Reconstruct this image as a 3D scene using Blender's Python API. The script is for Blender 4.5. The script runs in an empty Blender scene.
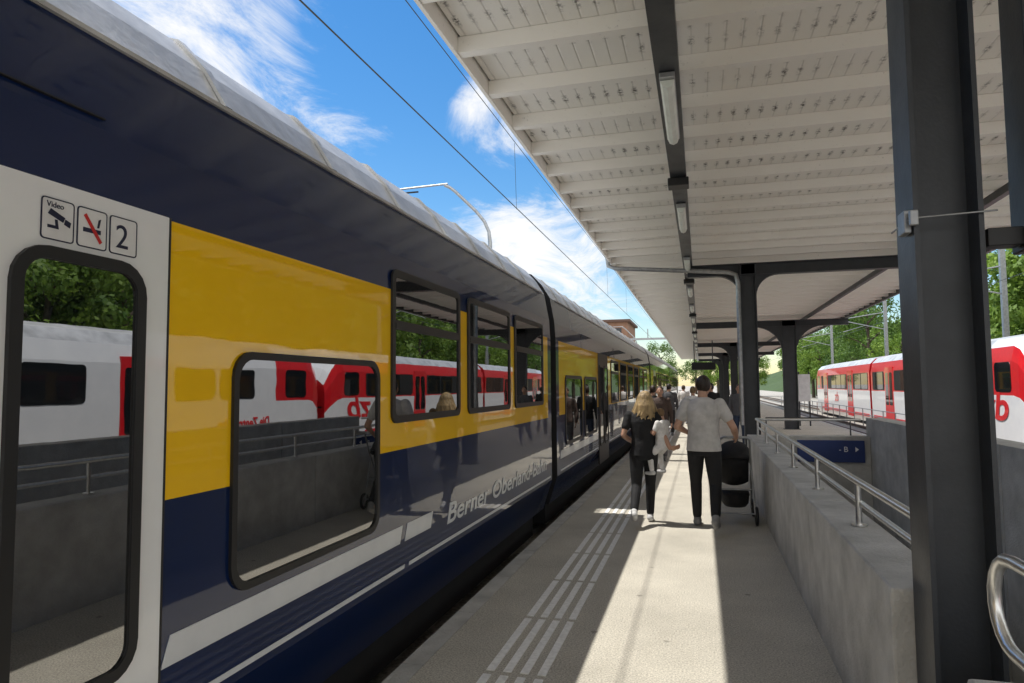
import bpy, bmesh, math, random
from mathutils import Vector, Matrix, noise
random.seed(4)
R=math.radians
scene=bpy.context.scene
COL=scene.collection
scene.view_settings.view_transform='Standard'
scene.view_settings.look='None'
scene.view_settings.exposure=0
V=Vector

# ---------------------------------------------------------------- camera
F=683.0
YAW,PIT,ROL=R(15.36),R(3.78),R(-0.5)
cd=bpy.data.cameras.new("camera"); cam=bpy.data.objects.new("camera",cd); COL.objects.link(cam)
cd.sensor_width=36; cd.lens=36*F/1024; cd.clip_end=3000; cd.clip_start=0.05
CM=Matrix.Rotation(YAW,4,'Z')@Matrix.Rotation(R(90)+PIT,4,'X')@Matrix.Rotation(ROL,4,'Z')
cam.matrix_world=Matrix.Translation((0,0,1.70))@CM
scene.camera=cam
def pixdir(u,v):
    return (CM.to_3x3()@V(((u-512)/F,(341.5-v)/F,-1))).normalized()

# ---------------------------------------------------------------- materials
def nt(m):
    m.use_nodes=True
    return m.node_tree.nodes,m.node_tree.links
def mat(name,c,rough=.5,metal=0,c2=None,scale=6,detail=5,lo=.35,hi=.65,bump=0,bscale=40,coat=0,ior=1.5,emit=None,stretch=None,rvar=0,cior=1.5):
    m=bpy.data.materials.new(name); N,L=nt(m); b=N['Principled BSDF']
    b.inputs['Base Color'].default_value=(*c,1); b.inputs['Roughness'].default_value=rough
    b.inputs['Metallic'].default_value=metal; b.inputs['IOR'].default_value=ior
    b.inputs['Coat Weight'].default_value=coat; b.inputs['Coat Roughness'].default_value=.02; b.inputs['Coat IOR'].default_value=cior
    tc=N.new('ShaderNodeTexCoord'); mp=N.new('ShaderNodeMapping')
    L.new(tc.outputs['Object'],mp.inputs[0])
    if stretch: mp.inputs['Scale'].default_value=stretch
    if c2 is None: c2=tuple(x*.85 for x in c)
    n=N.new('ShaderNodeTexNoise'); n.inputs['Scale'].default_value=scale; n.inputs['Detail'].default_value=detail; n.inputs['Roughness'].default_value=.6
    L.new(mp.outputs[0],n.inputs['Vector'])
    r=N.new('ShaderNodeValToRGB'); r.color_ramp.elements[0].position=lo; r.color_ramp.elements[1].position=hi
    r.color_ramp.elements[0].color=(*c,1); r.color_ramp.elements[1].color=(*c2,1)
    L.new(n.outputs['Fac'],r.inputs[0]); L.new(r.outputs[0],b.inputs['Base Color'])
    if rvar:
        mr=N.new('ShaderNodeMapRange'); mr.inputs['To Min'].default_value=max(0,rough-rvar); mr.inputs['To Max'].default_value=rough+rvar
        L.new(n.outputs['Fac'],mr.inputs['Value']); L.new(mr.outputs[0],b.inputs['Roughness'])
    if bump:
        n2=N.new('ShaderNodeTexNoise'); n2.inputs['Scale'].default_value=bscale; n2.inputs['Detail'].default_value=4
        L.new(mp.outputs[0],n2.inputs['Vector'])
        bp=N.new('ShaderNodeBump'); bp.inputs['Strength'].default_value=bump; bp.inputs['Distance'].default_value=.02
        L.new(n2.outputs['Fac'],bp.inputs['Height']); L.new(bp.outputs[0],b.inputs['Normal'])
        if coat: L.new(bp.outputs[0],b.inputs['Coat Normal'])
    return m
M={}
M['blue']=mat('blue_paint',(.004,.017,.078),.3,c2=(.0035,.015,.068),scale=1.5,coat=1,cior=1.43,ior=1.2,bump=.05,bscale=1.6)
M['yellow']=mat('yellow_paint',(1.0,.585,.004),.35,c2=(.97,.565,.004),scale=2,coat=1,cior=1.5,ior=1.2,bump=.05,bscale=1.6)
M['silver']=mat('silver_stripe',(.74,.76,.79),.4,c2=(.66,.68,.72),scale=3,coat=.3)
M['white']=mat('white_paint',(.90,.91,.92),.3,c2=(.85,.86,.88),scale=3,coat=.5,bump=.03,bscale=1.5)
M['roofgrey']=mat('train_roof_grey',(.68,.68,.67),.42,c2=(.42,.42,.41),scale=2.2,detail=10,bump=.2,bscale=20,metal=.15)
M['black']=mat('black_rubber',(.012,.012,.013),.45)
M['under']=mat('underframe',(.02,.02,.022),.8)
M['glass']=mat('window_glass',(.006,.007,.008),.01,c2=(.010,.011,.012),scale=1,ior=3.2,bump=.03,bscale=1.3)
M['tglass']=mat('tinted_glass',(.01,.012,.015),.03,ior=1.6)
M['concrete']=mat('concrete_wall',(.60,.585,.55),.85,c2=(.36,.35,.325),scale=3.2,detail=11,lo=.3,hi=.72,bump=.5,bscale=60)
M['concd']=mat('stair_concrete',(.45,.45,.43),.9,c2=(.3,.3,.28),scale=2,detail=9,bump=.4,bscale=50)
M['steel']=mat('dark_steel_paint',(.035,.04,.048),.42,c2=(.026,.03,.036),scale=5,rvar=.1,bump=.05,bscale=60)
M['inox']=mat('brushed_steel',(.78,.78,.76),.33,metal=1,c2=(.64,.64,.63),scale=30)
M['galv']=mat('galvanised_steel',(.42,.43,.44),.45,metal=.8,c2=(.3,.31,.32),scale=12)
M['red']=mat('red_paint',(.78,.010,.018),.3,c2=(.70,.009,.018),coat=.5)
M['wpaint']=mat('white_marking',(.92,.91,.88),.75,c2=(.70,.69,.66),scale=30,detail=8,lo=.4,hi=.75,bump=.2)
M['lampw']=mat('lamp_diffuser',(.88,.92,.85),.35,c2=(.78,.82,.75),scale=9)
M['signblue']=mat('sign_blue',(.012,.035,.16),.35)
M['signwhite']=mat('sign_white',(.85,.85,.85),.4)
M['ink']=mat('sign_ink',(.01,.015,.05),.5)
M['redink']=mat('sign_red_ink',(.6,.02,.02),.5)
M['wire']=mat('overhead_wire',(.03,.035,.03),.5)
M['bark']=mat('bark',(.10,.075,.05),.9,c2=(.05,.04,.03),scale=8,bump=.6,bscale=20)
M['brick']=mat('brick_wall',(.30,.17,.11),.85,c2=(.22,.12,.08),scale=1)
M['rooftile']=mat('roof_tile',(.14,.08,.06),.8)
M['gravel']=mat('ballast_gravel',(.56,.52,.46),.95,c2=(.26,.24,.21),scale=22,detail=8,lo=.35,hi=.6,bump=1,bscale=25)
M['grass']=mat('hill_grass',(.06,.10,.025),.95,c2=(.035,.06,.015),scale=.4,detail=8,bump=1,bscale=2)
M['rust']=mat('rail_steel',(.16,.10,.07),.5,metal=.6)

def asphalt():
    m=bpy.data.materials.new('platform_asphalt'); N,L=nt(m); b=N['Principled BSDF']; b.inputs['Roughness'].default_value=.95; b.inputs['IOR'].default_value=1.25
    tc=N.new('ShaderNodeTexCoord')
    n=N.new('ShaderNodeTexNoise'); n.inputs['Scale'].default_value=1.1; n.inputs['Detail'].default_value=10; n.inputs['Roughness'].default_value=.65
    n2=N.new('ShaderNodeTexNoise'); n2.inputs['Scale'].default_value=85; n2.inputs['Detail'].default_value=5; n2.inputs['Roughness'].default_value=.75
    for x in (n,n2): L.new(tc.outputs['Object'],x.inputs['Vector'])
    r=N.new('ShaderNodeValToRGB'); e=r.color_ramp.elements
    e[0].position=.3; e[0].color=(.48,.45,.385,1); e[1].position=.75; e[1].color=(.66,.62,.53,1)
    L.new(n.outputs['Fac'],r.inputs[0])
    mr=N.new('ShaderNodeMapRange'); mr.inputs[1].default_value=.32; mr.inputs[2].default_value=.62; mr.inputs[3].default_value=.42; mr.inputs[4].default_value=1.22
    L.new(n2.outputs['Fac'],mr.inputs[0])
    mx=N.new('ShaderNodeMix'); mx.data_type='RGBA'; mx.blend_type='MULTIPLY'; mx.inputs['Factor'].default_value=1
    L.new(r.outputs[0],mx.inputs['A']); L.new(mr.outputs[0],mx.inputs['B'])
    sp=N.new('ShaderNodeMapRange'); sp.inputs[1].default_value=.04; sp.inputs[2].default_value=.08; sp.inputs[3].default_value=.6; sp.inputs[4].default_value=1
    v3=N.new('ShaderNodeTexVoronoi'); v3.inputs['Scale'].default_value=2.6; L.new(tc.outputs['Object'],v3.inputs['Vector'])
    L.new(v3.outputs['Distance'],sp.inputs[0])
    m2=N.new('ShaderNodeMix'); m2.data_type='RGBA'; m2.blend_type='MULTIPLY'; m2.inputs['Factor'].default_value=1
    L.new(mx.outputs['Result'],m2.inputs['A']); L.new(sp.outputs[0],m2.inputs['B'])
    L.new(m2.outputs['Result'],b.inputs['Base Color'])
    bp=N.new('ShaderNodeBump'); bp.inputs['Strength'].default_value=.7; bp.inputs['Distance'].default_value=.008
    L.new(n2.outputs['Fac'],bp.inputs['Height']); L.new(bp.outputs[0],b.inputs['Normal'])
    return m
M['asphalt']=asphalt()

def ceiling(name,boards=True):
    m=bpy.data.materials.new(name); N,L=nt(m); b=N['Principled BSDF']; b.inputs['Roughness'].default_value=.7
    tc=N.new('ShaderNodeTexCoord'); sx=N.new('ShaderNodeSeparateXYZ'); L.new(tc.outputs['Object'],sx.inputs[0])
    def math_(op,a,b_=None,c=None):
        x=N.new('ShaderNodeMath'); x.operation=op
        for i,q in enumerate((a,b_,c)):
            if q is None: continue
            if isinstance(q,(int,float)): x.inputs[i].default_value=q
            else: L.new(q,x.inputs[i])
        return x.outputs[0]
    def mrng(v,a,b_,c=0,d=1):
        x=N.new('ShaderNodeMapRange'); x.inputs[1].default_value=a; x.inputs[2].default_value=b_; x.inputs[3].default_value=c; x.inputs[4].default_value=d; L.new(v,x.inputs[0]); return x.outputs[0]
    fr=math_('FRACT',math_('DIVIDE',sx.outputs[0],.13))
    d=math_('ABSOLUTE',math_('SUBTRACT',fr,.5))
    line=mrng(d,.42,.49)
    fy=math_('ABSOLUTE',math_('SUBTRACT',math_('FRACT',math_('DIVIDE',math_('ADD',sx.outputs[1],3.88),.8)),.5))
    row=mrng(math_('ABSOLUTE',math_('SUBTRACT',fy,.17)),.03,.13,1,0)
    n=N.new('ShaderNodeTexNoise'); n.inputs['Scale'].default_value=26; n.inputs['Detail'].default_value=8; n.inputs['Roughness'].default_value=.78; L.new(tc.outputs['Object'],n.inputs['Vector'])
    n3=N.new('ShaderNodeTexNoise'); n3.inputs['Scale'].default_value=1.5; n3.inputs['Detail'].default_value=5; L.new(tc.outputs['Object'],n3.inputs['Vector'])
    spot=mrng(n.outputs['Fac'],.465,.545); area=mrng(n3.outputs['Fac'],.38,.56)
    near=mrng(d,.25,.41)
    if boards:
        dirt=math_('MULTIPLY',math_('MULTIPLY',spot,area),math_('MULTIPLY',near,row))
        fine=math_('MULTIPLY',math_('MULTIPLY',mrng(n.outputs['Fac'],.62,.70),area),.5)
        tot=math_('MINIMUM',math_('ADD',math_('ADD',math_('MULTIPLY',dirt,.95),fine),math_('MULTIPLY',line,.15)),1)
    else:
        tot=math_('MULTIPLY',math_('MULTIPLY',mrng(n.outputs['Fac'],.60,.70),area),.45)
    mx=N.new('ShaderNodeMix'); mx.data_type='RGBA'; L.new(tot,mx.inputs['Factor'])
    mx.inputs['A'].default_value=(.98,.955,.89,1); mx.inputs['B'].default_value=(.07,.06,.045,1)
    L.new(mx.outputs['Result'],b.inputs['Base Color'])
    if boards:
        bp=N.new('ShaderNodeBump'); bp.inputs['Strength'].default_value=.5; bp.inputs['Distance'].default_value=.01; bp.invert=True
        L.new(line,bp.inputs['Height']); L.new(bp.outputs[0],b.inputs['Normal'])
    return m
M['ceil']=ceiling('painted_ceiling_boards'); M['joist']=ceiling('painted_joist',False)

def leafmat(name,a,b_,c):
    m=bpy.data.materials.new(name); N,L=nt(m); b=N['Principled BSDF']; b.inputs['Roughness'].default_value=.6
    g=N.new('ShaderNodeNewGeometry'); n=N.new('ShaderNodeTexNoise'); n.inputs['Scale'].default_value=.9; n.inputs['Detail'].default_value=6; L.new(g.outputs['Position'],n.inputs['Vector'])
    r=N.new('ShaderNodeValToRGB'); e=r.color_ramp.elements; e[0].position=.3; e[0].color=(*a,1); e[1].position=.7; e[1].color=(*c,1)
    x=e.new(.5); x.color=(*b_,1); L.new(n.outputs['Fac'],r.inputs[0]); L.new(r.outputs[0],b.inputs['Base Color'])
    t=N.new('ShaderNodeBsdfTranslucent'); L.new(r.outputs[0],t.inputs[0]); mx=N.new('ShaderNodeMixShader'); mx.inputs[0].default_value=.4
    L.new(b.outputs[0],mx.inputs[1]); L.new(t.outputs[0],mx.inputs[2]); L.new(mx.outputs[0],N['Material Output'].inputs[0])
    return m
M['leaf']=leafmat('leaves',(.08,.16,.02),(.17,.28,.035),(.28,.40,.06))
M['leafd']=leafmat('dark_leaves',(.045,.095,.018),(.10,.19,.03),(.19,.29,.04))

# ---------------------------------------------------------------- mesh builder
class MB:
    def __init__(s): s.v=[];s.f=[];s.m=[];s.sm=[]
    def add(s,vs,fs,m=0,smooth=False):
        o=len(s.v); s.v+= [tuple(x) for x in vs]
        for f in fs: s.f.append([i+o for i in f]); s.m.append(m); s.sm.append(smooth)
    def box(s,x0,x1,y0,y1,z0,z1,m=0):
        s.add([(x0,y0,z0),(x1,y0,z0),(x1,y1,z0),(x0,y1,z0),(x0,y0,z1),(x1,y0,z1),(x1,y1,z1),(x0,y1,z1)],
              [(0,3,2,1),(4,5,6,7),(0,1,5,4),(1,2,6,5),(2,3,7,6),(3,0,4,7)],m)
    def prism(s,pts,a,b,axis='x',m=0):
        n=len(pts)
        def P(p,t):
            return {'x':(t,p[0],p[1]),'y':(p[0],t,p[1]),'z':(p[0],p[1],t)}[axis]
        vs=[P(p,a) for p in pts]+[P(p,b) for p in pts]
        fs=[list(range(n))[::-1],list(range(n,2*n))]+[(i,(i+1)%n,n+(i+1)%n,n+i) for i in range(n)]
        s.add(vs,fs,m)
    def ring(s,o,i,a,b,m=0):
        n=len(o); vs=[(a,*p) for p in o]+[(a,*p) for p in i]+[(b,*p) for p in o]+[(b,*p) for p in i]; fs=[]
        for k in range(n):
            j=(k+1)%n
            fs+=[(2*n+k,2*n+j,3*n+j,3*n+k),(k,j,2*n+j,2*n+k),(n+j,n+k,3*n+k,3*n+j),(k,n+k,n+j,j)]
        s.add(vs,fs,m)
    def tube(s,pts,r,n=10,m=0,cap=True):
        pts=[V(p) for p in pts]
        if not isinstance(r,(list,tuple)): r=[r]*len(pts)
        rings=[]; prev=None
        for i,p in enumerate(pts):
            d=(pts[min(i+1,len(pts)-1)]-pts[max(i-1,0)]).normalized()
            if prev is None:
                a=V((0,0,1)) if abs(d.z)<.9 else V((1,0,0)); x=d.cross(a).normalized()
            else: x=(prev-d*prev.dot(d)).normalized()
            prev=x; y=d.cross(x)
            rings.append([p+(x*math.cos(t)+y*math.sin(t))*r[i] for t in [2*math.pi*k/n for k in range(n)]])
        vs=[q for g in rings for q in g]; fs=[]
        for i in range(len(pts)-1):
            for k in range(n):
                a=i*n+k;b=i*n+(k+1)%n; fs.append((a,b,b+n,a+n))
        s.add(vs,fs,m,True)
        if cap: s.add(rings[0],[list(range(n))[::-1]],m); s.add(rings[-1],[list(range(n))],m)
    def ctube(s,pts,r,n=12):
        o=len(s.v); s.tube(pts,r,n,0,False)
        L_=len(pts); s.f.append([o+k for k in range(n)][::-1]); s.m.append(0); s.sm.append(True)
        s.f.append([o+(L_-1)*n+k for k in range(n)]); s.m.append(0); s.sm.append(True)
    def ell(s,c,r,seg=16,rings=10,m=0,rot=None):
        vs=[];fs=[]; c=V(c)
        def T(v):
            v=V((v[0]*r[0],v[1]*r[1],v[2]*r[2]))
            if rot: v=rot@v
            return c+v
        vs.append(T((0,0,1)))
        for i in range(1,rings):
            a=math.pi*i/rings
            for k in range(seg):
                b=2*math.pi*k/seg; vs.append(T((math.sin(a)*math.cos(b),math.sin(a)*math.sin(b),math.cos(a))))
        vs.append(T((0,0,-1))); e=len(vs)-1
        for k in range(seg): fs.append((0,1+k,1+(k+1)%seg)); fs.append((e,e-seg+(k+1)%seg,e-seg+k))
        for i in range(rings-2):
            for k in range(seg):
                a=1+i*seg+k;b=1+i*seg+(k+1)%seg; fs.append((a,a+seg,b+seg,b))
        s.add(vs,fs,m,True)
    def cap(s,p0,p1,r0,r1):
        s.ctube([p0,p1],[r0,r1]); s.ell(p0,(r0,)*3,12,8); s.ell(p1,(r1,)*3,12,8)
    def chain(s,ps,rs):
        for i in range(len(ps)-1): s.cap(ps[i],ps[i+1],rs[i],rs[i+1])
    def loft(s,secs,n=20,m=0):
        vs=[];fs=[]
        for cx,cy,z,rx,ry in secs:
            for k in range(n):
                t=2*math.pi*k/n; vs.append((cx+rx*math.cos(t),cy+ry*math.sin(t),z))
        for i in range(len(secs)-1):
            for k in range(n):
                a=i*n+k;b=i*n+(k+1)%n; fs.append((a,b,b+n,a+n))
        fs.append(list(range(n))[::-1]); fs.append([(len(secs)-1)*n+k for k in range(n)])
        s.add(vs,fs,m,True)
    def mesh(s,name,off=(0,0,0)):
        me=bpy.data.meshes.new(name); o=V(off)
        me.from_pydata([tuple(V(q)-o) for q in s.v],[],s.f)
        me.polygons.foreach_set('material_index',s.m); me.polygons.foreach_set('use_smooth',s.sm)
        me.update(); return me
def fixn(me):
    bm=bmesh.new(); bm.from_mesh(me); bmesh.ops.recalc_face_normals(bm,faces=bm.faces); bm.to_mesh(me); bm.free()

WL={}
def empty(name,loc,label,cat,group=None):
    o=bpy.data.objects.new(name,None); o.empty_display_size=.2; COL.objects.link(o); o.location=loc; WL[o.name]=V(loc)
    o["label"]=label; o["category"]=cat
    if group: o["group"]=group
    return o
def addmats(me,mats):
    for k in mats: me.materials.append(M[k] if isinstance(k,str) else k)
def bev(o,w,seg=2):
    b=o.modifiers.new('bevel','BEVEL'); b.width=w; b.segments=seg; b.limit_method='ANGLE'
def part(mb,name,mats,parent,label=None,bevel=0,norm=True):
    me=mb.mesh(name)
    if norm: fixn(me)
    addmats(me,mats); o=bpy.data.objects.new(name,me); COL.objects.link(o); o.parent=parent
    o.location=-WL[parent.name]; WL[o.name]=V((0,0,0))
    if label: o["label"]=label
    if bevel: bev(o,bevel)
    return o
def solo(mb,name,mats,base,label=None,cat=None,kind=None,group=None,bevel=0):
    me=mb.mesh(name,base); fixn(me); addmats(me,mats); o=bpy.data.objects.new(name,me); COL.objects.link(o)
    o.location=base; WL[o.name]=V(base)
    if label: o["label"]=label
    if cat: o["category"]=cat
    if kind: o["kind"]=kind
    if group: o["group"]=group
    if bevel: bev(o,bevel)
    return o
def clone(top,loc,label=None,rotz=None,scale=None):
    n=top.copy(); COL.objects.link(n); n.location=loc; WL[n.name]=V(loc)
    if rotz is not None: n.rotation_euler=(0,0,rotz)
    if scale: n.scale=scale
    if label: n["label"]=label
    def rec(a,b):
        for c in a.children:
            d=c.copy(); COL.objects.link(d); d.parent=b; rec(c,d)
    kids=list(top.children)
    for c in kids:
        d=c.copy(); COL.objects.link(d); d.parent=n; rec(c,d)
    return n
def rrect(y0,y1,z0,z1,r,n=5):
    P=[]
    for cy,cz,a in ((y1-r,z1-r,0),(y0+r,z1-r,90),(y0+r,z0+r,180),(y1-r,z0+r,270)):
        for k in range(n+1):
            t=R(a+90*k/n); P.append((cy+r*math.cos(t),cz+r*math.sin(t)))
    return P
def textmesh(s,size,shear=0,ext=.0015,spacing=1,offset=0):
    c=bpy.data.curves.new('t','FONT'); c.body=s; c.size=size; c.shear=shear; c.extrude=ext; c.space_character=spacing; c.offset=offset
    o=bpy.data.objects.new('t',c); COL.objects.link(o); bpy.context.view_layer.update()
    dg=bpy.context.evaluated_depsgraph_get(); me=bpy.data.meshes.new_from_object(o.evaluated_get(dg))
    vs=[v.co.copy() for v in me.vertices]; fs=[list(p.vertices) for p in me.polygons]
    bpy.data.objects.remove(o); bpy.data.meshes.remove(me); return vs,fs
def addtext(mb,s,size,fn,width=None,m=0,shear=0,offset=0):
    vs,fs=textmesh(s,size,shear,offset=offset)
    w=max(v.x for v in vs)-min(v.x for v in vs); k=(width/w) if width else 1; x0=min(v.x for v in vs)
    mb.add([fn((v.x-x0)*k,v.y,v.z) for v in vs],fs,m)

# ---------------------------------------------------------------- world
SUN_T=.445; EL=math.atan(1/SUN_T)
w=bpy.data.worlds.new("World"); scene.world=w; w.use_nodes=True
N,L=w.node_tree.nodes,w.node_tree.links
bg=N['Background']; bg.inputs[1].default_value=.15
sky=N.new('ShaderNodeTexSky'); sky.sky_type='NISHITA'; sky.sun_disc=False; sky.sun_elevation=EL; sky.sun_rotation=R(-90); sky.air_density=1.15; sky.dust_density=.2; sky.ozone_density=2.5
def mth(op,a,b=None,clamp=False):
    x=N.new('ShaderNodeMath'); x.operation=op; x.use_clamp=clamp
    for i,q in enumerate((a,b)):
        if q is None: continue
        if isinstance(q,(int,float)): x.inputs[i].default_value=q
        else: L.new(q,x.inputs[i])
    return x.outputs[0]
tc=N.new('ShaderNodeTexCoord'); sp=N.new('ShaderNodeSeparateXYZ'); L.new(tc.outputs['Generated'],sp.inputs[0])
zz=mth('ADD',mth('MAXIMUM',sp.outputs[2],0),.18)
cb=N.new('ShaderNodeCombineXYZ'); L.new(mth('DIVIDE',sp.outputs[0],zz),cb.inputs[0]); L.new(mth('DIVIDE',sp.outputs[1],zz),cb.inputs[1])
mpn=N.new('ShaderNodeMapping'); mpn.inputs['Scale'].default_value=(1,.62,1); mpn.inputs['Rotation'].default_value=(0,0,R(25)); L.new(cb.outputs[0],mpn.inputs[0])
n1=N.new('ShaderNodeTexNoise'); n1.inputs['Scale'].default_value=3.6; n1.inputs['Detail'].default_value=15; n1.inputs['Roughness'].default_value=.70; n1.inputs['Distortion'].default_value=.8
L.new(mpn.outputs[0],n1.inputs['Vector'])
tot=n1.outputs['Fac']
def blob(dv,rad,wt):
    dp=N.new('ShaderNodeVectorMath'); dp.operation='DOT_PRODUCT'; L.new(tc.outputs['Generated'],dp.inputs[0]); dp.inputs[1].default_value=dv
    mr=N.new('ShaderNodeMapRange'); mr.interpolation_type='SMOOTHSTEP'; mr.inputs[1].default_value=math.cos(R(rad)); mr.inputs[2].default_value=1; mr.inputs[3].default_value=0; mr.inputs[4].default_value=wt
    L.new(dp.outputs['Value'],mr.inputs[0]); return mr.outputs[0]
for (u,v,rad,wt) in ((225,35,12,.12),(150,0,10,.07),(560,265,8,.24),(490,240,6,.16),(500,120,5,.17),(352,150,4,.15),(470,95,2.5,.10),(385,50,8,-.2),(410,200,8,-.18),(520,190,4,-.1)):
    tot=mth('ADD',tot,blob(pixdir(u,v),rad,wt))
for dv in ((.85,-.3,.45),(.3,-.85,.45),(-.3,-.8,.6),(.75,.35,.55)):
    tot=mth('ADD',tot,blob(V(dv).normalized(),48,.35))  # unseen clouds added behind and beside the camera as fill for ceiling and train
cl=N.new('ShaderNodeMapRange'); cl.interpolation_type='SMOOTHSTEP'; cl.inputs[1].default_value=.48; cl.inputs[2].default_value=.86; L.new(tot,cl.inputs[0])
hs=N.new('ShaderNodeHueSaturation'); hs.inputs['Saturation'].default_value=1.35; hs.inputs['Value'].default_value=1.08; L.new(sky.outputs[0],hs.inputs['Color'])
br=mth('ADD',6.9,mth('ADD',blob(V((.85,-.3,.45)).normalized(),65,4),blob(V((0,-.85,.55)).normalized(),60,3)))  # cloud brightness raised off-camera to add fill light under the canopy
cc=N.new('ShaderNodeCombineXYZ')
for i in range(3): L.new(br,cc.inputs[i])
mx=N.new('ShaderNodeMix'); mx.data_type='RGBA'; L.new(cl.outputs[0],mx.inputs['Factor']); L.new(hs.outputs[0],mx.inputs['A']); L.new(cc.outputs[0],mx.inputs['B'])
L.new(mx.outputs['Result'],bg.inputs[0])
sd=bpy.data.lights.new('sun','SUN'); so=bpy.data.objects.new('sun',sd); COL.objects.link(so); sd.energy=5; sd.angle=R(.5); sd.color=(1,.96,.89)
so.rotation_euler=V((SUN_T,-.02,-1)).to_track_quat('-Z','Y').to_euler()

# ---------------------------------------------------------------- ground / platform
TZ=-.5
HX0,HX1,HY0,HY1=.74,2.9,3.3,12.4
def frame_sheet(mb,X0,X1,Y0,Y1,z,hx0,hx1,hy0,hy1):
    for a in ((X0,hx0,Y0,Y1),(hx1,X1,Y0,Y1),(hx0,hx1,Y0,hy0),(hx0,hx1,hy1,Y1)):
        mb.add([(a[0],a[2],z),(a[1],a[2],z),(a[1],a[3],z),(a[0],a[3],z)],[(0,1,2,3)])
g=MB(); frame_sheet(g,-900,900,-900,1500,TZ,HX0,HX1,HY0,26)
solo(g,'ground',['gravel'],(0,0,0),kind='structure')
p=MB(); PL,PR=-1.82,5.3
for a in ((PL+.14,HX0,-30,140),(HX1,PR-.14,-30,140),(HX0,HX1,-30,HY0),(HX0,HX1,HY1,140)): p.box(a[0],a[1],a[2],a[3],TZ+.002,0,0)
solo(p,'platform',['asphalt'],(0,0,0),kind='structure')
e=MB()
y=-30
while y<140: 
    e.box(PL,PL+.137,y+.004,y+.996,TZ,.003); e.box(PR-.137,PR,y+.004,y+.996,TZ,.003); y+=1
solo(e,'platform_edge',['concrete'],(0,0,0),kind='structure')
t=MB(); y=-3.0
while y<90:
    for k in range(4):
        x=-1.285+k*.105
        t.box(x,x+.05,y+.03,y+.97,.001,.007)
    y+=1.0
solo(t,'platform_guide_marking',['wpaint'],(0,0,0),kind='structure')
for cx,nm in ((-3.33,'railway_track'),(-7.6,'railway_track'),(6.9,'railway_track'),(9.78,'railway_track'),(-11.5,'railway_track')):
    r=MB()
    for s in (-.5,.5):
        r.box(cx+s-.035,cx+s+.035,-60,300,TZ+.12,TZ+.2)
        r.box(cx+s-.06,cx+s+.06,-60,300,TZ+.08,TZ+.12)
    y=-20
    while y<110: r.box(cx-.9,cx+.9,y,y+.24,TZ+.004,TZ+.08,1); y+=.7
    solo(r,nm,['rust','concd'],(0,0,0),kind='structure')

# ---------------------------------------------------------------- stairwell
st=MB()
z=0;y=3.4
for i in range(22):
    z-=.17; st.box(HX0+.28,2.6,y,y+.3,-4.2,z); y+=.3
st.box(HX0+.28,2.6,y,26,-4.2,z-.01)
solo(st,'stairs',['concd'],(1.8,3.4,0),'grey concrete stairs going down to the underpass','stairs')
wl=MB()
y=3.22
while y<12.4:
    y2=min(y+2.28,12.4); wl.box(.742,1.02,y,y2-.014,-4.1,.85); y=y2
solo(wl,'concrete_wall',['concrete'],(.88,3.2,0),'long grey concrete parapet beside the stairwell on the platform','wall',bevel=.012)
wr=MB(); y=2.0
while y<12.4:
    y2=min(y+2.6,12.4); wr.box(2.6,2.88,y,y2-.014,-4.1 if y>3.2 else .003,1.14); y=y2
solo(wr,'concrete_wall',['concrete'],(2.74,2,0),'higher grey concrete wall across the stairwell','wall',bevel=.012)
we=MB(); we.box(1.022,2.598,12.12,12.4,-1.0,.85)
solo(we,'concrete_wall',['concrete'],(1.8,12.2,0),'short concrete cross wall above the underpass mouth','wall',bevel=.012)
tn=MB(); tn.box(HX0+.02,2.88,12.42,26,-1.0,-.7); tn.box(.742,1.02,12.41,26,-4.1,-1.02); tn.box(2.6,2.88,12.41,26,-4.1,-1.02); tn.box(1.02,2.6,25.8,26,-4.1,-1.02)
solo(tn,'underpass',['concd'],(1.8,14,-3.5),kind='structure')
lb=MB(); lb.box(.76,1.75,1.2,2.45,0.003,.80)
solo(lb,'concrete_block',['concrete'],(1.3,2.35,0),'low concrete end block at the head of the stairs','concrete block',bevel=.015)
bs=empty('direction_sign',(2,12.0,.45),'dark blue underpass sign with white platform letters','sign')
q=MB(); q.box(1.5,2.5,12.06,12.11,.44,.79); part(q,'sign_panel',['signblue'],bs,bevel=.006)
q=MB(); addtext(q,'- B',.12,lambda a,b,c:(2.12+a,12.055-c,.61+b))
q.prism([(2.36,.61),(2.36,.69),(2.41,.65)],12.05,12.057,'y'); addtext(q,'A',.09,lambda a,b,c:(1.6+a,12.055-c,.62+b)); part(q,'lettering',['signwhite'],bs)
hr=empty('handrail',(.9,3.3,.85),'stainless steel double handrail on top of the concrete parapet','handrail')
q=MB()
q.tube([(.88,3.28,1.125),(.88,12.1,1.125),(.91,12.25,1.12),(1.05,12.3,1.11),(2.5,12.3,1.11)],.021,12)
part(q,'rail',['inox'],hr)
q=MB(); q.tube([(.91,3.28,.985),(.91,12.0,.985)],.017,10); part(q,'rail',['inox'],hr)
for i in range(6):
    q=MB(); yy=3.05+1.5*(i+1)
    q.tube([(.895,yy,.85),(.895,yy,1.11)],.018,10); q.tube([(.895,yy,.853),(.895,yy,.862)],.045,14)
    part(q,'post',['inox'],hr)
h2=empty('stair_handrail',(.80,2.0,.80),'brushed steel tube handrail with rounded end at the stair head','handrail')
q=MB(); P_=[(.80,.9,1.215),(.80,2.16,1.215)]
for k in range(1,10):
    a=R(90-20*k); P_.append((.80,2.18+.125*math.cos(a),1.09+.125*math.sin(a)))
P_+=[(.80,2.1,.965),(.80,.9,.965)]
q.tube(P_,.018,14); part(q,'rail',['inox'],h2)
q=MB(); q.tube([(.80,1.8,.80),(.80,1.8,1.20)],.014,12); q.tube([(.80,1.8,.802),(.80,1.8,.81)],.045,14); part(q,'post',['inox'],h2)

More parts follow.
